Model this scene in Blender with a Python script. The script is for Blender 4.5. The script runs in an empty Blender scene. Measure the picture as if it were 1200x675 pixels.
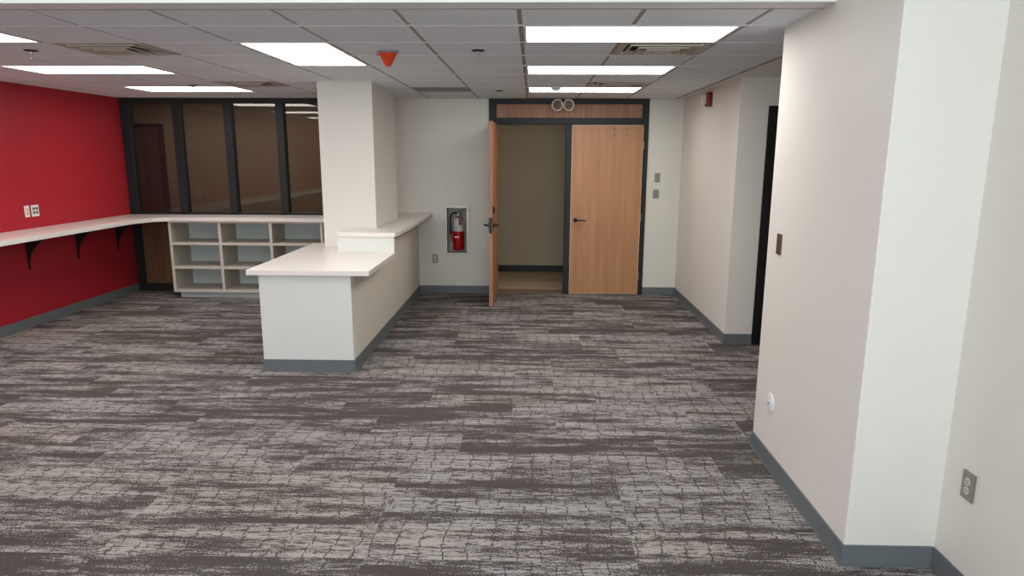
import bpy, bmesh, math, random
from mathutils import Vector, Matrix
random.seed(4)
PI = math.pi
C = bpy.context.scene.collection

# ------------------------------------------------------------------ helpers
def lin(c):
    return c/12.92 if c <= .04045 else ((c+.055)/1.055)**2.4
def rgb(r, g, b):
    return (lin(r/255), lin(g/255), lin(b/255), 1)

class B:
    """collects shapes into one bmesh"""
    def __init__(s): s.bm = bmesh.new()
    def box(s, x0, x1, y0, y1, z0, z1):
        v = [s.bm.verts.new(p) for p in ((x0,y0,z0),(x1,y0,z0),(x1,y1,z0),(x0,y1,z0),(x0,y0,z1),(x1,y0,z1),(x1,y1,z1),(x0,y1,z1))]
        for f in ((0,3,2,1),(4,5,6,7),(0,1,5,4),(1,2,6,5),(2,3,7,6),(3,0,4,7)):
            s.bm.faces.new([v[i] for i in f])
        return s
    def prism(s, pts, a, b, axis='z'):
        def P(u, w, t):
            return {'z':(u,w,t), 'y':(u,t,w), 'x':(t,u,w)}[axis]
        lo = [s.bm.verts.new(P(u,w,a)) for u,w in pts]
        hi = [s.bm.verts.new(P(u,w,b)) for u,w in pts]
        s.bm.faces.new(lo[::-1]); s.bm.faces.new(hi)
        n = len(pts)
        for i in range(n):
            s.bm.faces.new([lo[i], lo[(i+1)%n], hi[(i+1)%n], hi[i]])
        return s
    def lathe(s, prof, seg=24, origin=(0,0,0), axis=(0,0,1), cap=True):
        ax = Vector(axis).normalized()
        q = Vector((0,0,1)).rotation_difference(ax)
        o = Vector(origin); rings = []
        for r, h in prof:
            rings.append([s.bm.verts.new(o + q @ Vector((r*math.cos(2*PI*i/seg), r*math.sin(2*PI*i/seg), h))) for i in range(seg)])
        for a, b in zip(rings, rings[1:]):
            for i in range(seg):
                s.bm.faces.new([a[i], a[(i+1)%seg], b[(i+1)%seg], b[i]])
        if cap:
            s.bm.faces.new(rings[0][::-1]); s.bm.faces.new(rings[-1])
        return s
    def tube(s, pts, r, seg=10):
        pts = [Vector(p) for p in pts]; rings = []
        n = len(pts); prev = None
        for i, p in enumerate(pts):
            d = (pts[min(i+1,n-1)] - pts[max(i-1,0)]).normalized()
            if prev is None:
                u = d.orthogonal().normalized()
            else:
                u = (prev - d*prev.dot(d)).normalized()
            prev = u; w = d.cross(u)
            rr = r[i] if isinstance(r, (list, tuple)) else r
            rings.append([s.bm.verts.new(p + (u*math.cos(2*PI*k/seg) + w*math.sin(2*PI*k/seg))*rr) for k in range(seg)])
        for a, b in zip(rings, rings[1:]):
            for i in range(seg):
                s.bm.faces.new([a[i], a[(i+1)%seg], b[(i+1)%seg], b[i]])
        s.bm.faces.new(rings[0][::-1]); s.bm.faces.new(rings[-1])
        return s

def obj(name, b, mat, parent=None, bevel=0, smooth=False, world=True, label=None):
    """links the collected shapes as ONE mesh object; coordinates are world ones unless world=False"""
    bm = b.bm
    bmesh.ops.recalc_face_normals(bm, faces=bm.faces)
    if parent is not None and world:
        bmesh.ops.transform(bm, matrix=parent_matrix(parent).inverted(), verts=bm.verts)
    me = bpy.data.meshes.new(name); bm.to_mesh(me); bm.free()
    me.materials.append(mat)
    o = bpy.data.objects.new(name, me); C.objects.link(o)
    if parent is not None: o.parent = parent
    if smooth:
        for p in me.polygons: p.use_smooth = True
        try: me.set_sharp_from_angle(angle=math.radians(40))
        except Exception: pass
    if bevel:
        m = o.modifiers.new('bevel', 'BEVEL'); m.width = bevel; m.segments = 2; m.limit_method = 'ANGLE'; m.angle_limit = math.radians(50)
    if label: o['label'] = label
    return o
def parent_matrix(o):
    m = Matrix.LocRotScale(o.location, o.rotation_euler, o.scale)
    return parent_matrix(o.parent) @ m if o.parent else m
def struct(name, b, mat, bevel=0, smooth=False):
    o = obj(name, b, mat, None, bevel, smooth); o['kind'] = 'structure'; return o
def sthing(name, loc):
    o = bpy.data.objects.new(name, None); C.objects.link(o); o.location = loc
    o.empty_display_size = .1; o['kind'] = 'structure'; return o
def thing(name, label, cat, loc=(0,0,0), group=None):
    o = bpy.data.objects.new(name, None); C.objects.link(o); o.location = loc
    o.empty_display_size = .1
    o['label'] = label; o['category'] = cat
    if group: o['group'] = group
    return o
def tag(o, label, cat, group=None):
    o['label'] = label; o['category'] = cat
    if group: o['group'] = group
    return o
def dup(root, loc, label):
    r = root.copy(); C.objects.link(r); r.location = loc; r['label'] = label
    for ch in list(root.children):
        c = ch.copy(); C.objects.link(c); c.parent = r
        for g in list(ch.children):
            d = g.copy(); C.objects.link(d); d.parent = c
    return r

# ------------------------------------------------------------------ materials
def nt(name):
    m = bpy.data.materials.new(name); m.use_nodes = True
    return m, m.node_tree, m.node_tree.nodes['Principled BSDF']
def N(t, typ, **k):
    n = t.nodes.new(typ)
    for a, v in k.items(): setattr(n, a, v)
    return n
def plain(name, col, rough=.5, metal=0, var=.04, scale=6, bump=0, bscale=300, spec=.5):
    m, t, p = nt(name)
    pos = N(t, 'ShaderNodeNewGeometry')
    no = N(t, 'ShaderNodeTexNoise'); no.inputs['Scale'].default_value = scale; no.inputs['Detail'].default_value = 3
    t.links.new(pos.outputs['Position'], no.inputs['Vector'])
    mx = N(t, 'ShaderNodeMix', data_type='RGBA')
    mx.inputs['A'].default_value = tuple(c*(1-var) for c in col[:3])+(1,)
    mx.inputs['B'].default_value = tuple(min(1, c*(1+var)) for c in col[:3])+(1,)
    t.links.new(no.outputs['Fac'], mx.inputs['Factor'])
    t.links.new(mx.outputs['Result'], p.inputs['Base Color'])
    p.inputs['Roughness'].default_value = rough; p.inputs['Metallic'].default_value = metal
    p.inputs['Specular IOR Level'].default_value = spec
    if bump:
        n2 = N(t, 'ShaderNodeTexNoise'); n2.inputs['Scale'].default_value = bscale; n2.inputs['Detail'].default_value = 2
        t.links.new(pos.outputs['Position'], n2.inputs['Vector'])
        bp = N(t, 'ShaderNodeBump'); bp.inputs['Strength'].default_value = bump; bp.inputs['Distance'].default_value = .002
        t.links.new(n2.outputs['Fac'], bp.inputs['Height']); t.links.new(bp.outputs['Normal'], p.inputs['Normal'])
    return m
def emit(name, col, strength):
    m, t, p = nt(name)
    p.inputs['Base Color'].default_value = col
    p.inputs['Emission Color'].default_value = col; p.inputs['Emission Strength'].default_value = strength
    return m
def wood(name, c1, c2, scale=1.0, rough=.42):
    m, t, p = nt(name)
    pos = N(t, 'ShaderNodeNewGeometry')
    mp = N(t, 'ShaderNodeMapping'); mp.inputs['Scale'].default_value = (14*scale, 14*scale, .7*scale)
    t.links.new(pos.outputs['Position'], mp.inputs['Vector'])
    n1 = N(t, 'ShaderNodeTexNoise'); n1.inputs['Scale'].default_value = 1; n1.inputs['Detail'].default_value = 5; n1.inputs['Roughness'].default_value = .6
    t.links.new(mp.outputs['Vector'], n1.inputs['Vector'])
    mp2 = N(t, 'ShaderNodeMapping'); mp2.inputs['Scale'].default_value = (170, 170, 4)
    t.links.new(pos.outputs['Position'], mp2.inputs['Vector'])
    n2 = N(t, 'ShaderNodeTexNoise'); n2.inputs['Scale'].default_value = 1; n2.inputs['Detail'].default_value = 2
    t.links.new(mp2.outputs['Vector'], n2.inputs['Vector'])
    ad = N(t, 'ShaderNodeMath', operation='MULTIPLY_ADD'); ad.inputs[1].default_value = .35
    t.links.new(n2.outputs['Fac'], ad.inputs[0]); t.links.new(n1.outputs['Fac'], ad.inputs[2])
    r = N(t, 'ShaderNodeValToRGB'); r.color_ramp.elements[0].position = .45; r.color_ramp.elements[1].position = .92
    r.color_ramp.elements[0].color = c1; r.color_ramp.elements[1].color = c2
    t.links.new(ad.outputs[0], r.inputs['Fac']); t.links.new(r.outputs['Color'], p.inputs['Base Color'])
    p.inputs['Roughness'].default_value = rough
    return m
def carpet():
    m, t, p = nt('plank carpet')
    L = t.links.new
    def M(op, a, b=None, c=None):
        n = N(t, 'ShaderNodeMath', operation=op)
        for i, v in enumerate((a, b, c)):
            if v is None: continue
            if isinstance(v, (int, float)): n.inputs[i].default_value = v
            else: L(v, n.inputs[i])
        return n.outputs[0]
    def comb(x, y, z=0.0):
        n = N(t, 'ShaderNodeCombineXYZ')
        for i, v in enumerate((x, y, z)):
            if isinstance(v, (int, float)): n.inputs[i].default_value = v
            else: L(v, n.inputs[i])
        return n.outputs[0]
    def noise(vec, scale, detail=3, rough=.55):
        n = N(t, 'ShaderNodeTexNoise'); n.inputs['Scale'].default_value = scale
        n.inputs['Detail'].default_value = detail; n.inputs['Roughness'].default_value = rough
        L(vec, n.inputs['Vector']); return n.outputs['Fac']
    g = N(t, 'ShaderNodeNewGeometry'); s = N(t, 'ShaderNodeSeparateXYZ'); L(g.outputs['Position'], s.inputs[0])
    x, y = s.outputs[0], s.outputs[1]
    v = M('DIVIDE', M('ADD', y, 9.0-.05), .305); row = M('FLOOR', v)
    wr = N(t, 'ShaderNodeTexWhiteNoise', noise_dimensions='1D'); L(row, wr.inputs['W'])
    off = M('MULTIPLY', M('FLOOR', M('MULTIPLY', wr.outputs['Value'], 4.0)), .305)
    u = M('DIVIDE', M('ADD', M('ADD', x, 20.26), off), 1.22); col = M('FLOOR', u)
    wn = N(t, 'ShaderNodeTexWhiteNoise', noise_dimensions='2D'); L(comb(row, col), wn.inputs['Vector'])
    sc = N(t, 'ShaderNodeSeparateColor'); L(wn.outputs['Color'], sc.inputs[0])
    r1, r2, r3 = sc.outputs[0], sc.outputs[1], sc.outputs[2]
    px = M('ADD', x, M('MULTIPLY', r1, 7.0)); py = M('ADD', y, M('MULTIPLY', r2, 5.0))
    A = noise(comb(M('MULTIPLY', px, 1.3), M('MULTIPLY', py, 9.0)), 1.0, 3, .6)
    A2 = noise(comb(M('MULTIPLY', px, 9.0), M('MULTIPLY', py, 70.0)), 1.0, 5, .72)
    S = noise(comb(M('MULTIPLY', x, 120.0), M('MULTIPLY', y, 150.0)), 1.0, 2, .7)
    S2 = noise(comb(M('MULTIPLY', x, 60.0), M('MULTIPLY', y, 140.0)), 1.0, 2, .7)
    val = M('ADD', M('MULTIPLY', M('SUBTRACT', A, .5), 1.9), M('MULTIPLY', M('SUBTRACT', A2, .5), 1.15))
    val = M('ADD', val, M('MULTIPLY', M('SUBTRACT', S, .5), 1.05))
    val = M('ADD', val, M('MULTIPLY', M('SUBTRACT', S2, .5), .45))
    val = M('ADD', val, M('MULTIPLY', M('SUBTRACT', r3, .56), .30))
    light = N(t, 'ShaderNodeMapRange', interpolation_type='SMOOTHSTEP')
    L(val, light.inputs['Value']); light.inputs['From Min'].default_value = -.11; light.inputs['From Max'].default_value = .12
    # crackle lines: vertical joints of a loose grid and long horizontal threads
    wx = noise(comb(M('MULTIPLY', px, 6.0), M('MULTIPLY', py, 14.0), 3.0), 1.0, 3, .6)
    wy = noise(comb(M('MULTIPLY', px, 5.0), M('MULTIPLY', py, 9.0), 8.0), 1.0, 3, .6)
    gy = M('ADD', M('DIVIDE', py, .076), M('MULTIPLY', wy, 1.2)); gyr = M('FLOOR', gy)
    wj = N(t, 'ShaderNodeTexWhiteNoise', noise_dimensions='1D'); L(gyr, wj.inputs['W'])
    gx = M('ADD', M('ADD', M('DIVIDE', px, .112), M('MULTIPLY', wx, .5)), M('MULTIPLY', wj.outputs['Value'], .35))
    dx = M('ABSOLUTE', M('SUBTRACT', M('FRACT', gx), .5)); dy = M('ABSOLUTE', M('SUBTRACT', M('FRACT', gy), .5))
    br = noise(comb(M('MULTIPLY', px, 22.0), M('MULTIPLY', py, 40.0), 5.0), 1.0, 2, .6)
    wid = M('MULTIPLY', M('SUBTRACT', br, .25), .12)
    lv = M('LESS_THAN', dx, wid)
    lh = M('LESS_THAN', dy, M('MULTIPLY', wid, 1.05))
    th = noise(comb(M('MULTIPLY', px, 3.0), M('MULTIPLY', py, 42.0), 11.0), 1.0, 3, .5)
    lt = M('LESS_THAN', M('ABSOLUTE', M('SUBTRACT', th, .53)), M('MULTIPLY', M('SUBTRACT', br, .30), .10))
    line = M('MAXIMUM', M('MAXIMUM', lv, lh), lt)
    fac = M('MULTIPLY', light.outputs[0], M('SUBTRACT', 1.0, M('MULTIPLY', line, .95)))
    # colours
    lc = N(t, 'ShaderNodeMix', data_type='RGBA'); lc.inputs['A'].default_value = rgb(166,161,159); lc.inputs['B'].default_value = rgb(171,163,153)
    L(M('POWER', r2, 4.0), lc.inputs['Factor'])
    dc = N(t, 'ShaderNodeMix', data_type='RGBA'); dc.inputs['A'].default_value = rgb(86,79,77); dc.inputs['B'].default_value = rgb(89,83,80)
    L(r1, dc.inputs['Factor'])
    mx = N(t, 'ShaderNodeMix', data_type='RGBA'); L(fac, mx.inputs['Factor']); L(dc.outputs['Result'], mx.inputs['A']); L(lc.outputs['Result'], mx.inputs['B'])
    sp = N(t, 'ShaderNodeMix', data_type='RGBA', blend_type='MULTIPLY'); sp.inputs['Factor'].default_value = 1
    gr = N(t, 'ShaderNodeMapRange'); L(S, gr.inputs['Value']); gr.inputs['From Min'].default_value = .3; gr.inputs['From Max'].default_value = .7
    gr.inputs['To Min'].default_value = .74; gr.inputs['To Max'].default_value = 1.24
    L(mx.outputs['Result'], sp.inputs['A']); L(gr.outputs[0], sp.inputs['B'])
    L(sp.outputs['Result'], p.inputs['Base Color'])
    p.inputs['Roughness'].default_value = .95; p.inputs['Specular IOR Level'].default_value = .15
    bp = N(t, 'ShaderNodeBump'); bp.inputs['Strength'].default_value = .35; bp.inputs['Distance'].default_value = .004
    L(M('ADD', S, M('MULTIPLY', fac, .4)), bp.inputs['Height']); L(bp.outputs['Normal'], p.inputs['Normal'])
    return m
def blockwall(name, col):
    """painted concrete block: faint running-bond joints"""
    m, t, p = nt(name)
    g = N(t, 'ShaderNodeNewGeometry'); s = N(t, 'ShaderNodeSeparateXYZ'); t.links.new(g.outputs['Position'], s.inputs[0])
    ad = N(t, 'ShaderNodeMath', operation='ADD'); t.links.new(s.outputs[0], ad.inputs[0]); t.links.new(s.outputs[1], ad.inputs[1])
    cb = N(t, 'ShaderNodeCombineXYZ'); t.links.new(ad.outputs[0], cb.inputs[0]); t.links.new(s.outputs[2], cb.inputs[1])
    br = N(t, 'ShaderNodeTexBrick'); t.links.new(cb.outputs[0], br.inputs['Vector'])
    br.inputs['Scale'].default_value = 1; br.inputs['Brick Width'].default_value = .406; br.inputs['Row Height'].default_value = .203
    br.inputs['Mortar Size'].default_value = .004; br.inputs['Mortar Smooth'].default_value = .6
    br.inputs['Color1'].default_value = col; br.inputs['Color2'].default_value = tuple(c*.985 for c in col[:3])+(1,)
    br.inputs['Mortar'].default_value = tuple(c*.95 for c in col[:3])+(1,)
    t.links.new(br.outputs['Color'], p.inputs['Base Color'])
    bp = N(t, 'ShaderNodeBump'); bp.inputs['Strength'].default_value = .13; bp.inputs['Distance'].default_value = .003; bp.invert = True
    t.links.new(br.outputs['Fac'], bp.inputs['Height']); t.links.new(bp.outputs['Normal'], p.inputs['Normal'])
    p.inputs['Roughness'].default_value = .45
    return m
def glass(name, tint, refl):
    m, t, p = nt(name)
    out = t.nodes['Material Output']; t.nodes.remove(p)
    tr = N(t, 'ShaderNodeBsdfTransparent'); tr.inputs['Color'].default_value = tint
    gl = N(t, 'ShaderNodeBsdfGlossy'); gl.inputs['Roughness'].default_value = .015; gl.inputs['Color'].default_value = (1,.99,.97,1)
    fr = N(t, 'ShaderNodeFresnel'); fr.inputs['IOR'].default_value = refl
    mx = N(t, 'ShaderNodeMixShader'); t.links.new(fr.outputs[0], mx.inputs[0]); t.links.new(tr.outputs[0], mx.inputs[1]); t.links.new(gl.outputs[0], mx.inputs[2])
    t.links.new(mx.outputs[0], out.inputs['Surface'])
    return m

M_white = plain('warm white wall paint', rgb(226,222,214), .55, var=.012, scale=1.5, bump=.06)
M_block = blockwall('painted block wall', rgb(222,219,209))
M_red = plain('red wall paint', rgb(178,38,52), .5, var=.03, scale=2, bump=.05)
M_carpet = carpet()
M_tile = plain('ceiling tile', rgb(230,234,237), .95, var=.025, scale=3, bump=.3, bscale=400, spec=.1)
M_grid_shaded = plain('ceiling grid shaded tone', rgb(158,150,143), .5)  # shade of the lengthwise reveals put into the colour
M_cross_lit = plain('cross tees lit tone', rgb(240,240,238), .5)  # light caught along the cross joints put into the colour
M_gyp = plain('gypsum ceiling paint', rgb(230,229,227), .8, var=.01)
M_light = emit('light diffuser', (1,.985,.96,1), 9.0)
M_liner = plain('grey cabinet liner', rgb(178,176,168), .5)
M_cabframe = plain('pale aluminium trim', rgb(214,210,200), .35, metal=.1)
M_ltframe = plain('white light housing', rgb(220,220,218), .4)
M_base = plain('grey rubber base', rgb(112,117,119), .45, var=.03)
M_blackbase = plain('black rubber base', rgb(30,30,33), .5)
M_frame = plain('charcoal painted metal', rgb(33,35,37), .55, var=.03)
M_black = plain('matte black metal', rgb(16,15,15), .45)
M_maple = wood('maple door veneer', rgb(170,122,84), rgb(194,147,106))
M_trans = wood('transom veneer', rgb(134,92,68), rgb(182,136,104), 3.0, .5)
M_edge = wood('door edge wood', rgb(160,104,78), rgb(196,140,108), 1.2)
M_dkwood = wood('brown panel veneer', rgb(96,66,44), rgb(126,90,60), 1, .45)
M_metaledge = plain('pale edge strip', rgb(214,196,176), .4)
M_top = plain('white laminate worktop', rgb(232,226,219), .32, var=.012, scale=9)
M_desk = plain('white desk laminate', rgb(222,222,216), .5, var=.012, scale=4)
M_side = plain('cream desk panel', rgb(224,216,204), .5, var=.012, scale=4)
M_cub = plain('cream melamine', rgb(206,199,188), .5, var=.02, scale=8)
M_cubin = wood('beige melamine sides', rgb(186,177,164), rgb(200,192,180), 1.5, .5)
M_cubback = plain('cool pale grey cubby back', rgb(206,212,208), .5, var=.03, scale=8)  # slightly cooler tone than the cubby sides
M_kick = plain('grey white kick board', rgb(186,188,190), .5)
M_steel = plain('brushed steel plate', rgb(150,148,142), .35, metal=.6)
M_bronze = plain('brown anodised plate', rgb(112,92,80), .35, metal=.5)
M_whiteplastic = plain('white plastic', rgb(228,228,228), .4)
M_ivory = plain('pale ivory plastic', rgb(205,203,186), .4)
M_dark = plain('dark slot plastic', rgb(40,38,36), .5)
M_diff = plain('satin metal diffuser', rgb(186,176,162), .5, metal=0, var=.05, scale=12)
M_duct = plain('dark duct interior', rgb(34,34,34), .8)
M_grille = plain('grey perforated metal', rgb(146,150,152), .6, var=.02)
M_orange = plain('orange plastic cover', rgb(214,74,36), .45)
M_rede = plain('glossy red enamel', rgb(170,14,22), .25)
M_redk = plain('dark red plastic', rgb(120,20,22), .35)
M_silver = plain('silver metal', rgb(190,188,184), .3, metal=.7)
M_label = plain('printed white label', rgb(212,206,198), .5, var=.25, scale=90)
M_rubber = plain('black rubber hose', rgb(18,18,18), .5)
M_lamp = plain('cream lamp housing', rgb(240,224,214), .45)
M_lampglass = plain('ribbed lamp lens', rgb(120,112,96), .2, var=.3, scale=60)
M_clear = plain('clear strobe lens', rgb(214,208,204), .12, spec=.8)
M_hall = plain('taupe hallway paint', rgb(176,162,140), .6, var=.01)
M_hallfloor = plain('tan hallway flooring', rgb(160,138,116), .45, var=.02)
M_paper = plain('pale tan floor paper', rgb(176,158,136), .6, var=.02)
M_thresh = wood('brown threshold', rgb(120,96,80), rgb(138,112,94), 1)
M_glass = glass('tinted partition glass', (.72,.70,.66,1), 1.5)
M_winglass = glass('clear window glass', (.95,.97,.97,1), 1.45)

# ------------------------------------------------------------------ dimensions (metres)
H = 2.461            # suspended ceiling
HH = 3.25            # higher ceiling over the front of the room
T = .6096; GX = -.0755; GY = 4.2404
XL, XR = -5.22, 1.775
YB = 9.43; YF = -1.9; YC = 3.64
HX0, HX1, HY1 = -7.6, 2.2, 11.3     # hallway behind

# ------------------------------------------------------------------ shell
struct('floor', B().box(XL-.15, 3.7, YF-.15, YB, -.1, 0), M_carpet)
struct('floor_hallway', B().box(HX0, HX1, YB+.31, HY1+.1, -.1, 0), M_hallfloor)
struct('trim_threshold', B().box(HX0, HX1, YB, YB+.31, -.1, .002), M_thresh)

struct('wall_left', B().box(XL-.15, XL, YF-.15, YB, 0, HH+.1), M_red)
b = B()
# back wall: partition opening from XL to -1.95, doorway -0.554..1.435, extinguisher niche
b.box(-1.95, -1.115, YB, YB+.20, 0, H+.1)
b.box(-1.115, -.828, YB, YB+.20, 0, .517).box(-1.115, -.828, YB, YB+.20, 1.128, H+.1).box(-1.115, -.828, YB+.185, YB+.20, .517, 1.128)
b.box(-.828, -.556, YB, YB+.20, 0, H+.1)
b.box(1.437, 1.9, YB, YB+.20, 0, H+.1)
b.box(-.556, 1.437, YB, YB+.20, 2.46, H+.1)
struct('wall_back', b, M_block)
struct('wall_right', B().box(1.86, 2.0, 6.89, YB, 0, H+.1), M_white)
# alcove wall that faces the camera, with a door opening at its end
b = B().box(2.0, 2.118, 6.89, 7.03, 0, H+.1).box(3.13, 3.7, 6.89, 7.03, 0, H+.1).box(2.118, 3.13, 6.89, 7.03, 2.215, H+.1)
struct('wall_alcove', b, M_white)
struct('wall_alcove_side', B().box(3.6, 3.75, 4.2, 6.89, 0, H+.1), M_white)
# near pier with its return, and the right wall beside the camera
struct('wall_pier', B().box(1.385, 3.75, 2.965, 4.33, 0, HH+.1), M_white, bevel=.004)
struct('wall_right_front', B().box(XR, 1.95, YF-.15, 2.965, 0, HH+.1), M_white)
# pillar behind the desk
struct('wall_pillar', B().box(-2.11, -1.572, 7.36, 8.55, 0, H+.02), M_white, bevel=.003)
# rear wall behind the camera with the daylight windows
WX0, WX1, WZ0, WZ1 = -3.1, 1.5, .85, 2.95
b = B().box(XL, XR, YF-.15, YF, 0, WZ0).box(XL, XR, YF-.15, YF, WZ1, HH+.1).box(XL, WX0, YF-.15, YF, WZ0, WZ1).box(WX1, XR, YF-.15, YF, WZ0, WZ1)
struct('wall_rear', b, M_white)
w = sthing('window_1', (-1.7, YF-.08, WZ0))
b = B()
n = 4
for i in range(n+1):
    xx = WX0 + (WX1-WX0)*i/n
    b.box(max(WX0, xx-.03), min(WX1, xx+.03), YF-.11, YF-.05, WZ0, WZ1)
b.box(WX0, WX1, YF-.11, YF-.05, WZ0, WZ0+.05).box(WX0, WX1, YF-.11, YF-.05, WZ1-.05, WZ1)
obj('window_frame', b, M_frame, w)
obj('window_pane', B().box(WX0, WX1, YF-.083, YF-.077, WZ0, WZ1), M_winglass, w)

# high ceiling, bulkhead face and the painted strip at the edge of the grid
struct('ceiling_front', B().box(XL-.15, 1.95, YF-.15, YC-.02, HH, HH+.1), M_gyp)
struct('trim_bulkhead', B().box(XL, 1.385, YC-.02, YC+.1, H, HH+.1), M_gyp, bevel=.002)
b = B().box(XL, 1.385, YC+.1, YC+.125, H, H+.02)
b.box(1.775, 3.7, 4.33, 6.89, H, H+.02).box(1.775, 1.86, 6.89, YB, H, H+.02)
struct('ceiling_strip', b, M_gyp)
# grid members (seen in the reveals) and tegular tiles
g = B(); gc = B()
colx = [k for k in range(-9, 4)]
x_lo, x_hi, y_lo, y_hi = XL, 1.775, YC+.125, YB
for k in colx:
    xx = GX+k*T
    if x_lo < xx < x_hi: g.box(xx-.013, xx+.013, y_lo, y_hi, H+.004, H+.03)
for j in range(-1, 10):
    yy = GY+j*T
    if y_lo < yy < y_hi: gc.box(x_lo, x_hi, yy-.005, yy+.005, H-.001, H+.0035)
g.box(x_hi-.02, x_hi, y_lo, y_hi, H-.001, H+.03)
g.box(x_lo, x_hi, y_lo, y_lo+.02, H-.001, H+.03).box(x_lo, x_hi, y_hi-.012, y_hi, H-.001, H+.03)
g.box(x_lo, x_lo+.012, y_lo, y_hi, H-.001, H+.03)
struct('ceiling_grid', g, M_grid_shaded)
struct('ceiling_grid_cross', gc, M_cross_lit)
lights = [(0,2,0,1),(0,2,3,4),(0,2,6,7),(-3,-2,1,3),(-7,-5,3,4),(-7,-5,6,7),(-7,-5,0,1)]
vents = [(1,1),(1,5),(-5,1),(-5,5)]
used = set()
for a, c, d, e in lights:
    for k in range(a, c):
        for j in range(d, e): used.add((k, j))
for v in vents: used.add(v)
used.add((-2, 6))
tl = B()
for k in range(-9, 3):
    for j in range(-1, 9):
        if (k, j) in used: continue
        a, c = max(x_lo+.012, GX+k*T+.012), min(x_hi-.02, GX+(k+1)*T-.012)
        d, e = max(y_lo+.02, GY+j*T+.007), min(y_hi-.012, GY+(j+1)*T-.007)
        if c-a < .03 or e-d < .03: continue
        # where the pillar pierces the ceiling the tile is simply cut by it
        tl.box(a, c, d, e, H, H+.03)
struct('ceiling', tl, M_tile)

# baseboards
def base(name, pts, mat, h=.1, t=.008):
    """rubber base along a polyline, pts are on the wall line, room on the LEFT of the direction of travel"""
    b = B()
    for (x0, y0), (x1, y1) in zip(pts, pts[1:]):
        d = Vector((x1-x0, y1-y0)).normalized(); nrm = Vector((-d.y, d.x))
        for z0, z1, tt in ((.0, .010, t+.005), (.010, h, t)):
            a = Vector((x0, y0))-d*tt*0; c = Vector((x1, y1))+d*0
            q = [a, c, c+nrm*tt, a+nrm*tt]
            b.prism([(p.x, p.y) for p in q], z0, z1)
    return struct(name, b, mat)
base('baseboard_left', [(XL, YB), (XL, YF)], M_base)
base('baseboard_back', [(-.556, YB), (-1.46, YB)], M_base)
base('baseboard_back_right', [(1.86, YB), (1.437, YB)], M_base)
base('baseboard_right', [(2.116, 6.89), (1.86, 6.89)], M_base)
base('baseboard_right_side', [(1.86, 6.882), (1.86, YB)], M_base)
base('baseboard_pier', [(1.767, 2.965), (1.385, 2.965)], M_base)
base('baseboard_pier_side', [(1.385, 2.957), (1.385, 4.33)], M_base)
base('baseboard_right_front', [(XR, YF), (XR, 2.957)], M_base)

# ------------------------------------------------------------------ hallway behind the doors
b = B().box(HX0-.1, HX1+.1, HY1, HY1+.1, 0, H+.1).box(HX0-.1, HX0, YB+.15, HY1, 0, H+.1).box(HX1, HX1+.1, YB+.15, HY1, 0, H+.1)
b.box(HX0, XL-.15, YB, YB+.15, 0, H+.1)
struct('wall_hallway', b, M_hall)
struct('ceiling_hallway', B().box(HX0, HX1, YB+.0, HY1, H+.1, H+.16), M_gyp)
base('baseboard_hallway', [(HX1, HY1), (-5.45, HY1)], M_blackbase)
p = thing('floor_paper', 'pale tan protective paper sheet on the hallway floor past the open door', 'paper', (0, 10.0, 0))
b = B()
edge = [(-1.6+.1*i, 10.34+.012*math.sin(i*1.7)+.018*math.exp(-((i-17)/1.8)**2)) for i in range(37)]
b.prism([(-1.6, 9.76), (2.0, 9.76)] + edge[::-1], .001, .005)
obj('sheet', b, M_paper, p)
d3 = sthing('door_3', (-6.15, HY1, 0))
b = B().box(-6.68, -6.62, HY1-.05, HY1, 0, 2.22).box(-5.70, -5.62, HY1-.05, HY1, 0, 2.22).box(-6.62, -5.70, HY1-.05, HY1, 2.16, 2.22)
obj('door_frame', b, M_frame, d3)
obj('door_panel', B().box(-6.62, -5.70, HY1-.035, HY1, .01, 2.16), M_dkwood, d3)

# ------------------------------------------------------------------ glazed partition at the back left
part = sthing('window_2', (-3.6, YB, 0))
FY0, FY1 = YB-.02, YB+.1
mx_ = [-5.16, -4.51, -3.855, -3.19, -2.53, -1.99]
b = B()
for i, xx in enumerate(mx_):
    x0, x1 = (XL, -5.115) if i == 0 else (xx-.047, xx+.047)
    if i == 5: x0, x1 = -2.03, -1.952
    b.box(x0, x1, FY0, FY1, 1.0, 2.40)
b.box(XL, -1.952, FY0, FY1, 2.40, H-.0)
b.box(XL, -1.952, FY0, FY1, .985, 1.03)
obj('mullion_frame', b, M_frame, part, bevel=.003)
for i in range(5):
    x0 = -5.115 if i == 0 else mx_[i]+.047
    x1 = -2.03 if i == 4 else mx_[i+1]-.047
    obj('glass_pane', B().box(x0, x1, YB+.037, YB+.043, 1.03, 2.40), M_glass, part)
obj('lower_panel', B().box(-5.10, -1.952, YB, YB+.06, .1, .985), M_dkwood, part)
obj('lower_frame', B().box(XL, -5.10, YB-.01, YB+.08, 0, .985).box(-5.10, -1.952, YB-.012, YB+.08, 0, .1), M_blackbase, part)

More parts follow.
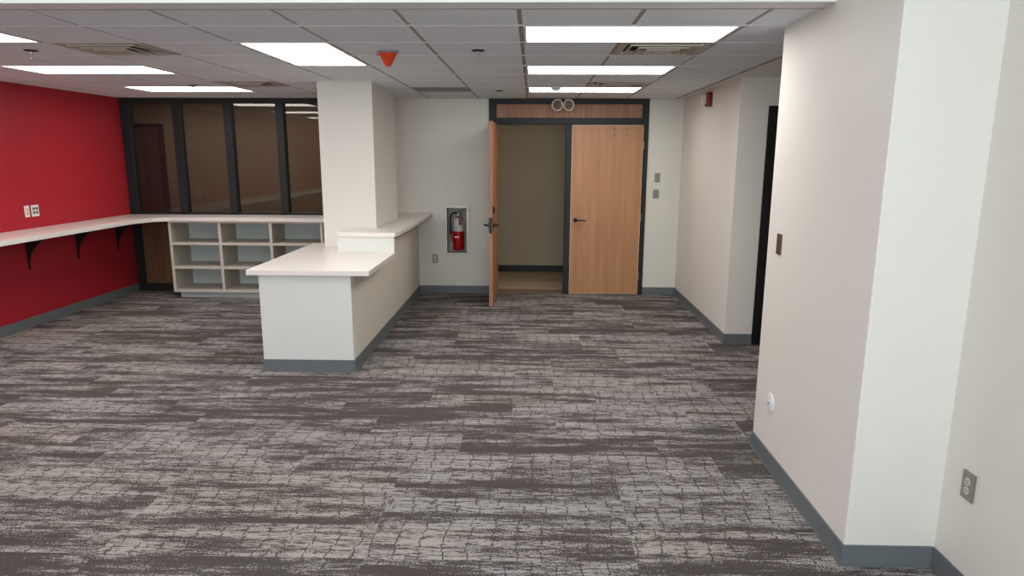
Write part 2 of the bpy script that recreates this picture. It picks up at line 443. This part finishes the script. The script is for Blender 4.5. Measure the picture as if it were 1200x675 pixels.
# ------------------------------------------------------------------ double door
fr = sthing('door_1', (.44, YB, 0))
DY0, DY1 = YB-.018, YB+.13
b = B()
b.box(-.554, -.492, DY0, DY1, 0, 2.455).box(1.385, 1.435, DY0, DY1, 0, 2.455)
b.box(-.492, 1.385, DY0, DY1, 2.393, 2.455)
b.box(-.492, 1.385, DY0, DY1, 2.152, 2.229)
b.box(-.492, -.459, DY0, DY1, 2.229, 2.393).box(1.35, 1.385, DY0, DY1, 2.229, 2.393)
b.box(.410, .474, DY0, DY1, 0, 2.152)
b.box(-.492, -.466, YB+.045, DY1, 0, 2.152).box(1.365, 1.385, YB+.045, DY1, 0, 2.152)   # stops
obj('door_frame', b, M_frame, fr, bevel=.003)
obj('transom_panel', B().box(-.459, 1.35, YB+.004, YB+.05, 2.229, 2.393), M_trans, fr)
obj('overhead_stop', B().box(-.25, -.19, YB-.03, YB+.02, 2.128, 2.152).box(-.40, -.22, YB-.012, YB-.006, 2.140, 2.150).box(-.40,-.385,YB-.30,YB-.006,2.140,2.150), M_black, fr)

def lever(root, x, y, z, sx, ny, name='door_handle'):
    """rose and lever on a y-facing leaf; sx is the lever direction, ny the outward side"""
    b = B().lathe([(.027,0),(.027,.008),(.024,.011)], 24, (x, y, z), (0, ny, 0))
    b.tube([(x, y, z), (x, y+ny*.05, z), (x+sx*.012, y+ny*.058, z), (x+sx*.135, y+ny*.058, z-.002)], [.010,.010,.009,.0075], 10)
    return obj(name, b, M_black, root, smooth=True)

# closed right leaf
cl = sthing('door_2', (.93, YB, 0))
LX0, LX1 = .484, 1.376
leaf = obj('door_leaf', B().box(LX0+.006, LX1-.006, YB-.008, YB+.036, .016, 2.140), M_maple, cl)
obj('edge_strip', B().box(LX0, LX0+.006, YB-.009, YB+.036, .01, 2.146).box(LX1-.006, LX1, YB-.009, YB+.036, .01, 2.146)
    .box(LX0, LX1, YB-.009, YB+.036, 2.140, 2.146).box(LX0, LX1, YB-.009, YB+.036, .01, .016), M_metaledge, cl)
lever(cl, .548, YB-.008, .965, 1, -1)
b = B()
for xx in (1.012, 1.165):
    for zz in (2.088, 2.027): b.lathe([(.0085,0),(.0085,.002)], 12, (xx, YB-.008, zz), (0,-1,0))
obj('screw_holes', b, M_redk, cl)
b = B()
for zz in (.25, 1.0, 1.90): b.lathe([(.007,-.05),(.007,.05)], 10, (1.381, YB-.022, zz))
obj('hinges', b, M_steel, cl, smooth=True)

# open left leaf, swung a little over ninety degrees into the room
op = bpy.data.objects.new('open_door', None); C.objects.link(op)
op.location = (-.487, YB-.012, 0); op.rotation_euler = (0, 0, math.radians(-1.4))
op.name = 'door_4'; op['kind'] = 'structure'
# local frame: hinge at origin, leaf runs toward -y, thickness +x
def lobj(name, b, mat, **k): return obj(name, b, mat, op, world=False, **k)
lobj('door_leaf', B().box(.004, .046, -.905, -.004, .012, 2.150), M_maple)
lobj('edge_band', B().box(.004, .046, -.909, -.905, .012, 2.150), M_edge)
lobj('lock_plate', B().box(.010, .040, -.912, -.909, .88, 1.06).box(.046, .052, -.88, -.82, .90, 1.07).box(-.002, .004, -.88, -.82, .90, 1.07), M_black)
for sx, nm in ((1, 'door_handle'), (-1, 'door_handle')):
    x0 = .052 if sx > 0 else -.002
    b = B().lathe([(.027,0),(.027,.008),(.024,.011)], 20, (x0, -.85, .972), (sx, 0, 0))
    b.tube([(x0, -.85, .972), (x0+sx*.05, -.85, .972), (x0+sx*.057, -.838, .972), (x0+sx*.057, -.72, .97)], [.010,.010,.009,.0075], 10)
    lobj(nm, b, M_black, smooth=True)
lobj('deadbolt', B().box(.046, .062, -.88, -.83, 1.10, 1.19).box(.062, .070, -.858, -.852, 1.12, 1.17), M_black, bevel=.003)
b = B()
for zz in (.25, 1.08, 2.05): b.lathe([(.007,-.055),(.007,.055)], 10, (-.001, -.001, zz)).box(.046,.049,-.06,-.004,zz-.05,zz+.05)
lobj('hinges', b, M_steel)

# dark framed doorway in the alcove at the right; leaf stands in for the dark opening
d = sthing('door_5', (2.62, 6.9, 0))
obj('door_frame', B().box(2.118, 2.205, 6.87, 7.03, 0, 2.214).box(3.05, 3.13, 6.87, 7.03, 0, 2.214).box(2.205, 3.05, 6.87, 7.03, 2.14, 2.214), M_black, d, bevel=.002)
obj('frame_stop', B().box(2.205, 2.222, 6.93, 7.03, 0, 2.14), M_thresh, d)
obj('door_leaf', B().box(2.222, 3.05, 6.97, 7.01, .01, 2.14), M_dkwood, d)

# ------------------------------------------------------------------ reception desk
dk = thing('reception_desk', 'white two-level reception desk in front of the pillar', 'desk', (-1.85, 5.82, 0))
obj('end_panel', B().box(-2.228, -1.472, 5.82, 5.92, .1, .812), M_desk, dk)
b = B().box(-1.60, -1.470, 5.92, 6.97, .1, .812).box(-1.60, -1.470, 6.97, 7.36, .1, 1.003).box(-1.570, -1.470, 7.36, YB-.002, .1, 1.003)
obj('side_panel', b, M_side, dk)
obj('back_leg_panel', B().box(-2.228, -2.19, 5.92, 7.34, 0, .812), M_desk, dk)
b = B().box(-2.228, -1.472, 5.83, 5.91, 0, .1).box(-1.60, -1.480, 5.91, 7.36, 0, .1).box(-1.570, -1.480, 7.36, YB-.002, 0, .1)
obj('desk_base', b, M_base, dk)
b = B()
b.box(-2.236, -1.462, 5.812, 5.83, 0, .1).box(-2.246, -1.452, 5.802, 5.83, 0, .012)
b.box(-1.480, -1.462, 5.831, YB-.012, 0, .1).box(-1.480, -1.452, 5.831, YB-.022, 0, .012)
obj('baseboard', b, M_base, dk)
# low top, notched round the pillar
low = [(-2.315, 5.785), (-1.312, 5.785), (-1.312, 6.945), (-1.565, 6.945), (-1.565, 7.352), (-2.118, 7.352), (-2.118, 7.62), (-2.23, 7.70), (-2.315, 7.64)]
obj('low_worktop', B().prism(low, .812, .855), M_top, dk, bevel=.003)
obj('riser_panel', B().box(-1.868, -1.322, 6.945, 6.975, .8555, 1.003).box(-1.868, -1.84, 6.975, 7.35, .8555, 1.003).box(-1.352,-1.322,6.975,7.02,.8555,1.003), M_desk, dk)
high = [(-1.868, 6.935), (-1.308, 6.935), (-1.290, 7.05), (-1.290, YB-.003), (-1.868, YB-.003), (-1.868, 8.56), (-1.564, 8.56), (-1.564, 7.352), (-1.868, 7.352)]
obj('high_worktop', B().prism(high, 1.003, 1.045), M_top, dk, bevel=.003)

# ------------------------------------------------------------------ wall counter (L shaped) and brackets
CZ0, CZ1 = .962, 1.008
out = [(XL+.002, .6), (-4.72, .6), (-4.70, 8.45), (-4.62, 8.78), (-4.47, 8.905), (-2.14, 8.905), (-2.14, YB-.022), (XL+.002, YB-.022)]
ct = obj('counter_top', B().prism(out, CZ0, CZ1), M_top, bevel=.003)
tag(ct, 'long white L-shaped counter along the red wall and under the glass partition', 'counter')
def bracket(loc, label):
    t = thing('shelf_bracket', label, 'bracket', loc, 'brackets under the wall counter')
    pr = []
    for i in range(13):
        a = i/12
        pr.append((.003 + .28*(1-a)**2.7, .0 - .372*a))
    prof = [(0, 0)] + pr + [(0, -.374)]
    obj('gusset', B().prism(prof, -.014, .014, 'y'), M_black, t, world=False)
    obj('wall_plate', B().prism([(-.008,-.374),(.008,-.374),(.022,0),(-.022,0)], 0, .004, 'x'), M_black, t, world=False)
    return t
br = bracket((XL+.002, 7.38, CZ0), 'black curved bracket under the red-wall counter, nearest in view')
dup(br, (XL+.002, 8.22, CZ0), 'black curved bracket under the red-wall counter, middle of three')
dup(br, (XL+.002, 9.04, CZ0), 'black curved bracket under the red-wall counter, by the back corner')

# ------------------------------------------------------------------ cubby shelves
cb = thing('cubby_shelf_unit', 'cream open cubby shelf unit of three columns under the glass partition', 'shelf', (-3.53, 8.93, 0))
X0, X1, CY0, CY1 = -4.50, -2.575, 8.93, YB-.015
t_ = .034
divs = [-3.862, -3.226]
Z = [(.075, .108), (.370, .401), (.668, .699)]
def panel(name, x0, x1, y0, y1, z0, z1, face=True):
    p = obj(name, B().box(x0, x1, y0+.003, y1, z0, z1), M_cubin, cb)
    obj('edge_band', B().box(x0, x1, y0, y0+.003, z0, z1), M_cub, p)
    return p
panel('side_panel', X0, X0+t_, CY0, CY1, .075, CZ0-.002)
panel('side_panel', X1-t_, X1, CY0, CY1, .075, CZ0-.002)
for xx in divs: panel('divider', xx-t_/2, xx+t_/2, CY0, CY1, .108, CZ0-.02)
panel('bottom_panel', X0+t_, X1-t_, CY0, CY1, .075, .108)
panel('top_panel', X0+t_, X1-t_, CY0, CY1, CZ0-.02, CZ0-.002)
xs = [X0+t_] + [q for xx in divs for q in (xx-t_/2, xx+t_/2)] + [X1-t_]
for i in range(0, len(xs), 2):
    for z0, z1 in Z[1:]: panel('shelf', xs[i], xs[i+1], CY0+.002, CY1, z0, z1)
    obj('back_panel', B().box(xs[i], xs[i+1], CY1-.012, CY1, .108, CZ0-.02), M_cubback, cb)
obj('kick_board', B().box(X0+.06, X1, CY0+.05, CY0+.07, 0, .075), M_kick, cb)

# ------------------------------------------------------------------ ceiling lights
def troffer(nx, ny, loc, label, group):
    t = thing('ceiling_light', label, 'ceiling light', loc, group)
    w, d = nx*T, ny*T
    e = .013; f = .030
    b = B()
    b.box(e, w-e, e, f, -.002, .02).box(e, w-e, d-f, d-e, -.002, .02).box(e, f, f, d-f, -.002, .02).box(w-f, w-e, f, d-f, -.002, .02)
    b.box(e, w-e, e, d-e, .02, .03)
    obj('housing', b, M_ltframe, t, world=False)
    obj('diffuser', B().box(f, w-f, f, d-f, .003, .018), M_light, t, world=False)
    return t
wide = troffer(2, 1, (GX, GY, H), 'wide bright ceiling light panel nearest the camera, right of centre', 'recessed ceiling light panels')
names = {1:'wide bright ceiling light panel right of centre, middle of the row of three', 2:'wide bright ceiling light panel just in front of the double door',
         4:'wide bright ceiling light panel above the red wall counter, middle of its row', 5:'wide bright ceiling light panel nearest the glass partition',
         6:'bright ceiling light panel cut off by the left edge of the photo'}
for i, (a, c, dd, e) in enumerate(lights):
    if i in names: dup(wide, (GX+a*T, GY+dd*T, H), names[i])
a, c, dd, e = lights[3]
troffer(1, 2, (GX+a*T, GY+dd*T, H), 'bright ceiling light panel running lengthwise in front of the white pillar', 'recessed ceiling light panels')

# ------------------------------------------------------------------ louvred ceiling diffusers
def diffuser(loc, label):
    t = thing('ceiling_vent', label, 'vent', loc, 'square louvred ceiling vents')
    c = T/2; R = T/2-.013
    def ring(b, r0, z0, r1, z1, th=.004):
        """sloping square cone ring"""
        bm = b.bm
        def sq(r, z): return [bm.verts.new((c+sx*r, c+sy*r, z)) for sx, sy in ((-1,-1),(1,-1),(1,1),(-1,1))]
        A, Bq, Cq, D = sq(r0, z0), sq(r1, z1), sq(r1, z1+th), sq(r0, z0+th)
        for p, q in ((A,Bq),(Bq,Cq),(Cq,D),(D,A)):
            for i in range(4): bm.faces.new([p[i], p[(i+1)%4], q[(i+1)%4], q[i]])
    b = B(); ring(b, R, .0, R-.05, -.002)
    obj('frame', b, M_diff, t, world=False)
    for k, r in enumerate((R-.085, R-.145, R-.200)):
        b = B(); zl = -.008-.006*k
        ring(b, r+.016, zl, r-.020, .016, .002)
        obj('louvre', b, M_diff, t, world=False)
        b = B(); q = r+.018
        for x0_, x1_, y0_, y1_ in ((-q,q,-q,-q+.003),(-q,q,q-.003,q),(-q,-q+.003,-q+.003,q-.003),(q-.003,q,-q+.003,q-.003)):
            b.box(c+x0_, c+x1_, c+y0_, c+y1_, zl-.002, zl+.008)
        obj('louvre_lip', b, M_diff, t, world=False)
    b = B(); b.box(c-.045, c+.045, c-.045, c+.045, -.026, -.022)
    obj('centre_plate', b, M_diff, t, world=False)
    obj('duct_box', B().box(.045, T-.045, .045, T-.045, .020, .06), M_duct, t, world=False)
    return t
v0 = diffuser((GX+1*T, GY+1*T, H), 'square metal ceiling vent right of centre, behind the nearest light panel')
dup(v0, (GX+1*T, GY+5*T, H), 'square metal ceiling vent right of centre, nearer the double door')
dup(v0, (GX-5*T, GY+1*T, H), 'square ceiling vent at upper left, beside the cut-off light panel')
dup(v0, (GX-5*T, GY+5*T, H), 'square ceiling vent between the pillar and the farthest left light panel')
gr = thing('return_grille', 'flat grey square ceiling grille between the pillar and the double door', 'vent', (GX-2*T, GY+6*T, H))
b = B().box(.013, T-.013, .013, .04, 0, .02).box(.013, T-.013, T-.04, T-.013, 0, .02).box(.013, .04, .04, T-.04, 0, .02).box(T-.04, T-.013, .04, T-.04, 0, .02)
obj('frame', b, M_grille, gr, world=False)
b = B()
for i in range(22):
    yy = .045 + i*(T-.09)/22
    b.box(.04, T-.04, yy, yy+.016, .004, .012)
b.box(.04, T-.04, .04, T-.04, .014, .02)
obj('slats', b, M_grille, gr, world=False)

# ------------------------------------------------------------------ sprinklers, detector cover
def sprinkler(loc, label):
    t = thing('ceiling_sprinkler', label, 'sprinkler', loc, 'ceiling sprinkler heads')
    obj('escutcheon', B().lathe([(.044,.003),(.044,-.005),(.018,-.008)], 24), M_duct, t, world=False, smooth=True)
    b = B().lathe([(.012,-.005),(.012,-.025),(.007,-.028)], 12)
    for s in (-1, 1): b.tube([(s*.010,0,-.020),(s*.014,0,-.035),(s*.004,0,-.052)], .003, 6)
    obj('body', b, M_silver, t, world=False)
    obj('deflector', B().lathe([(.016,-.053),(.016,-.055)], 14), M_silver, t, world=False)
    return t
s0 = sprinkler((-.378, 5.19, H), 'small pendant sprinkler head on the ceiling right of the orange cover')
dup(s0, (-3.45, 5.19, H), 'small pendant sprinkler head on the ceiling at the far left, below the cut-off light')
dup(s0, (-3.49, 7.72, H), 'small pendant sprinkler head in front of the farthest left light panel')
dup(s0, (-.377, 8.32, H), 'small sprinkler head on the ceiling just left of the double door frame')
oc = thing('smoke_detector', 'orange cone-shaped dust cover over a ceiling detector near the pillar', 'detector', (-1.0, 5.24, H))
obj('base_plate', B().lathe([(.072,0),(.072,-.010),(.064,-.014)], 28), M_grille, oc, world=False, smooth=True)
b = B().lathe([(.062,-.012),(.062,-.022),(.054,-.030),(.020,-.094),(.016,-.098)], 28)
b.box(-.078,-.055,-.012,.012,-.026,-.018).box(-.006,.006,-.024,-.014,-.104,-.094)
obj('dust_cover', b, M_orange, oc, world=False, smooth=True)
sd = thing('ceiling_sensor', 'small white dome sensor on the light panel edge before the double door', 'sensor', (.23, GY+6*T-.0, H))
obj('housing', B().lathe([(.05,0),(.05,-.012),(.036,-.03),(.015,-.036)], 24), M_whiteplastic, sd, world=False, smooth=True)

# ------------------------------------------------------------------ emergency lamps over the door
em = thing('emergency_light', 'twin round white emergency lamp heads above the double door', 'emergency light', (.362, YB-.018, 2.43))
obj('mount', B().box(-.045, .045, -.035, 0, -.045, .025), M_black, em, world=False, bevel=.004)
for s in (-1, 1):
    d_ = Vector((s*.40, -1, -.10)).normalized()
    o_ = Vector((s*.068, -.085, -.052))
    b = B().lathe([(.022,-.055),(.052,-.040),(.071,-.005),(.073,.012),(.064,.015),(.056,.002)], 28, o_, d_, cap=False)
    b.lathe([(.010,-.056),(.022,-.055)], 28, o_, d_)
    h = obj('lamp_head', b, M_lamp, em, world=False, smooth=True)
    h2 = obj('lens', B().lathe([(.057,.000),(.040,.005),(.001,.008)], 28, o_, d_), M_lampglass, h, world=False, smooth=True)
    obj('yoke', B().tube([(s*.018,-.02,.012),(s*.045,-.05,.028),(s*.060,-.085,.014),(s*.068,-.085,-.0)], .009, 8), M_lamp, em, world=False, smooth=True)

# ------------------------------------------------------------------ fire strobe
st = thing('fire_strobe', 'red fire alarm strobe with clear lens high on the right wall', 'alarm', (1.86, 8.02, 2.35))
obj('back_box', B().box(-.045, .002, -.065, .065, -.072, .072), M_redk, st, world=False, bevel=.005)
obj('strobe_lens', B().box(-.105, -.046, -.01, .055, -.045, .048), M_clear, st, world=False, bevel=.008)
obj('bezel', B().box(-.052, -.045, -.055, .060, -.055, .060), M_redk, st, world=False)

# ------------------------------------------------------------------ extinguisher cabinet and extinguisher
cx0, cx1, cz0, cz1 = -1.128, -.815, .505, 1.140
cab = thing('extinguisher_cabinet', 'recessed pale metal fire extinguisher cabinet in the back wall', 'cabinet', (-.972, YB, cz0))
f = .030
b = B()
y0, y1 = YB-.022, YB+.004
b.box(cx0, cx1, y0, YB-.001, cz0, cz0+f).box(cx0, cx1, y0, YB-.001, cz1-f, cz1).box(cx0, cx0+f, y0, YB-.001, cz0+f, cz1-f).box(cx1-f, cx1, y0, YB-.001, cz0+f, cz1-f)
obj('frame', b, M_cabframe, cab, bevel=.003)
b = B().box(-1.112, -.831, YB+.176, YB+.182, .520, 1.125).box(-1.112, -1.108, YB, YB+.176, .520, 1.125).box(-.835, -.831, YB, YB+.176, .520, 1.125)
b.box(-1.108, -.835, YB, YB+.176, .520, .524).box(-1.108, -.835, YB, YB+.176, 1.121, 1.125)
obj('liner', b, M_liner, cab)
ex = thing('fire_extinguisher', 'red fire extinguisher with white label inside the wall cabinet', 'fire extinguisher', (-.963, YB+.088, .560))
obj('cylinder', B().lathe([(.062,0),(.070,.006),(.073,.02),(.073,.36),(.064,.395),(.040,.420),(.018,.430),(.018,.440)], 32), M_rede, ex, world=False, smooth=True)
obj('upper_label', B().lathe([(.0738,.245),(.0738,.362),(.065,.396),(.044,.418)], 32, cap=False), M_label, ex, world=False, smooth=True)
obj('front_label', B().box(-.045, .010, -.076, -.070, .165, .185), M_whiteplastic, ex, world=False)
obj('red_tag', B().box(.012, .056, -.082, -.076, .330, .44), M_redk, ex, world=False, bevel=.004)
obj('strap', B().box(-.092, -.05, -.03, .03, .115, .245).lathe([(.0745,.115),(.0745,.245)], 32, cap=False), M_rede, ex, world=False)
obj('wall_hook', B().box(-.02, .02, .073, .0875, .30, .36), M_steel, ex, world=False)
obj('valve', B().lathe([(.020,.436),(.020,.478),(.012,.484)], 16), M_silver, ex, world=False, smooth=True)
b = B().tube([(-.01,0,.476),(.02,-.01,.506),(.070,-.02,.508)], .009, 8).tube([(-.01,0,.466),(.03,-.01,.474),(.064,-.015,.458)], .008, 8)
obj('handle', b, M_silver, ex, world=False, smooth=True)
hp = [(-.012,-.01,.468)]
for i in range(9):
    a = PI*.5 + i/8*PI*.5
    hp.append((-.035+.062*math.cos(a), -.045, .415+.070*math.sin(a)))
hp += [(-.100,-.045,.36), (-.102,-.045,.29), (-.098,-.045,.25)]
obj('hose', B().tube(hp, .011, 10), M_rubber, ex, world=False, smooth=True)
obj('nozzle', B().tube([(-.098,-.045,.26),(-.097,-.045,.21)], [.011,.016], 12), M_rubber, ex, world=False, smooth=True)
obj('gauge', B().lathe([(.014,0),(.014,.01)], 16, (0,-.020,.460), (0,-1,0)), M_whiteplastic, ex, world=False)

# ------------------------------------------------------------------ plates and outlets
def plate(name, label, cat, origin, ux, nrm, w, h, mat, kind, th=.006, group=None):
    """wall plate: ux = direction of width, nrm = outward normal"""
    t = thing(name, label, cat, origin, group)
    ux = Vector(ux); nn = Vector(nrm); uz = Vector((0,0,1))
    def qb(b, u0, u1, z0, z1, d0, d1):
        vs = []
        for d_ in (d0, d1):
            for u, z in ((u0,z0),(u1,z0),(u1,z1),(u0,z1)):
                vs.append(b.bm.verts.new(ux*u + uz*z + nn*d_))
        for f_ in ((0,1,2,3),(4,5,6,7),(0,1,5,4),(1,2,6,5),(2,3,7,6),(3,0,4,7)): b.bm.faces.new([vs[i] for i in f_])
    b = B(); qb(b, -w/2, w/2, -h/2, h/2, .0, th)
    obj('cover_plate', b, mat, t, world=False, bevel=.0015)
    if kind == 'duplex':
        gangs = [0] if w < .1 else [-.023, .023]
        for gx_ in gangs:
            for s in (-1, 1):
                b = B(); b.lathe([(.0165,0),(.0165,.003)], 20, ux*gx_+uz*(s*.0195)+nn*th, nn)
                r = obj('receptacle', b, M_ivory, t, world=False)
                b = B(); k = th+.0028
                qb(b, gx_-.008, gx_-.0055, s*.0195-.002, s*.0195+.007, k, k+.001); qb(b, gx_+.0055, gx_+.008, s*.0195-.002, s*.0195+.007, k, k+.001)
                qb(b, gx_-.0025, gx_+.0025, s*.0195-.010, s*.0195-.005, k, k+.001)
                obj('slots', b, M_dark, r, world=False)
    if kind == 'switch':
        b = B(); qb(b, -.016, .016, -.033, .033, th, th+.004)
        obj('rocker', b, M_bronze if mat is M_bronze else M_steel, t, world=False, bevel=.001)
    if kind == 'double':
        b = B(); qb(b, -w/2+.012, w/2-.012, -.035, .040, th, th+.002)
        obj('insert', b, M_ivory, t, world=False)
        for u in (-.024, .024):
            for z in (-.020, .022):
                b = B(); qb(b, u-.014, u+.014, z-.010, z+.010, th+.002, th+.003)
                obj('port', b, M_dark, t, world=False)
    return t
plate('power_outlet', 'steel duplex power outlet low on the right foreground wall', 'outlet', (XR, 2.785, .47), (0,-1,0), (-1,0,0), .078, .115, M_steel, 'duplex', .010)
plate('power_outlet', 'small duplex outlet on the back wall below the extinguisher cabinet', 'outlet', (-1.262, YB, .455), (1,0,0), (0,-1,0), .075, .118, M_steel, 'duplex')
plate('power_outlet', 'narrow pale outlet on the red wall, left of the pair', 'outlet', (XL, 7.455, 1.185), (0,1,0), (1,0,0), .072, .118, M_whiteplastic, 'duplex')
plate('data_outlet', 'wide pale data plate on the red wall, right of the pair', 'outlet', (XL, 7.58, 1.185), (0,1,0), (1,0,0), .116, .118, M_whiteplastic, 'double')
plate('wall_switch', 'steel switch plate right of the double door, upper of two', 'switch', (1.572, YB, 1.502), (1,0,0), (0,-1,0), .068, .115, M_steel, 'switch')
plate('wall_switch', 'steel switch plate right of the double door, lower of two', 'switch', (1.562, YB, 1.300), (1,0,0), (0,-1,0), .075, .110, M_steel, 'switch')
plate('wall_switch', 'brown metal switch plate on the near white pier', 'switch', (1.385, 4.12, 1.288), (0,1,0), (-1,0,0), .072, .115, M_bronze, 'switch', .007)
rp = thing('round_cover_plate', 'round white cover plate low on the near white pier', 'cover plate', (1.385, 4.055, .375))
obj('disc', B().lathe([(.062,-.002),(.062,.005),(.052,.009),(.012,.011)], 36, (0,0,0), (-1,0,0)), M_whiteplastic, rp, world=False, smooth=True)
obj('screw', B().lathe([(.005,0),(.005,.003)], 12, (-.011,0,0), (-1,0,0)), M_dark, rp, world=False)

# ------------------------------------------------------------------ light
def area(name, loc, rot, sx, sy, power, col):
    l = bpy.data.lights.new(name, 'AREA'); l.shape = 'RECTANGLE'; l.size = sx; l.size_y = sy; l.energy = power; l.color = col
    o = bpy.data.objects.new(name, l); C.objects.link(o); o.location = loc; o.rotation_euler = rot
    return o
area('window_daylight', (-.8, YF-.2, 1.95), (math.radians(90), 0, 0), 4.6, 2.2, 165, (.84,.95,1.0))
area('front_fill', (-1.2, 1.3, HH-.03), (0,0,0), 1.2, .6, 42, (.97,.98,1))  # unseen fill, added to brighten the pier side and near carpet
area('front_fill', (-3.6, 1.3, HH-.03), (0,0,0), 1.2, .6, 30, (.97,.98,1))  # second added fill, over the left front
area('ceiling_fill', (-.8, YF-.25, 1.0), (math.radians(118), 0, 0), 5.0, 1.2, 140, (.88,.95,1.0))  # area light tilted up, added to brighten the suspended ceiling
area('hallway_fill', (-4.2, 10.4, H+.09), (0,0,0), 3.0, .5, 11, (1,.94,.89))  # added fill that lightens the hallway behind the glass
area('hallway_fill', (-.6, 10.4, H+.09), (0,0,0), 2.0, .5, 3.5, (1,.84,.66))  # weak fill added for the hallway past the open door
wd = bpy.data.worlds.new('World'); bpy.context.scene.world = wd; wd.use_nodes = True
bg = wd.node_tree.nodes['Background']; bg.inputs['Color'].default_value = (.70,.82,1,1); bg.inputs['Strength'].default_value = .8

# ------------------------------------------------------------------ camera
yaw, pit, rol, fpx, y0 = -.02728, .21587, .00392, 856.05, 370.30
Fv = Vector((math.sin(yaw)*math.cos(pit), math.cos(yaw)*math.cos(pit), -math.sin(pit)))
Rt = Vector((math.cos(yaw), -math.sin(yaw), 0)); U = Rt.cross(Fv)
r = Rt*math.cos(rol) + U*math.sin(rol); u = -Rt*math.sin(rol) + U*math.cos(rol)
cam = bpy.data.cameras.new('Camera'); co = bpy.data.objects.new('Camera', cam); C.objects.link(co)
mtx = Matrix((r, u, -Fv)).transposed().to_4x4(); mtx.translation = Vector((0, 0, 1.76584))
co.matrix_world = mtx
cam.sensor_width = 36; cam.sensor_fit = 'HORIZONTAL'; cam.lens = fpx/1200*36; cam.shift_y = (y0-337.5)/1200*-1*-1
cam.clip_start = .05; cam.clip_end = 100
bpy.context.scene.camera = co
vs = bpy.context.scene.view_settings
vs.view_transform = 'Standard'; vs.look = 'None'; vs.exposure = .12; vs.gamma = .9
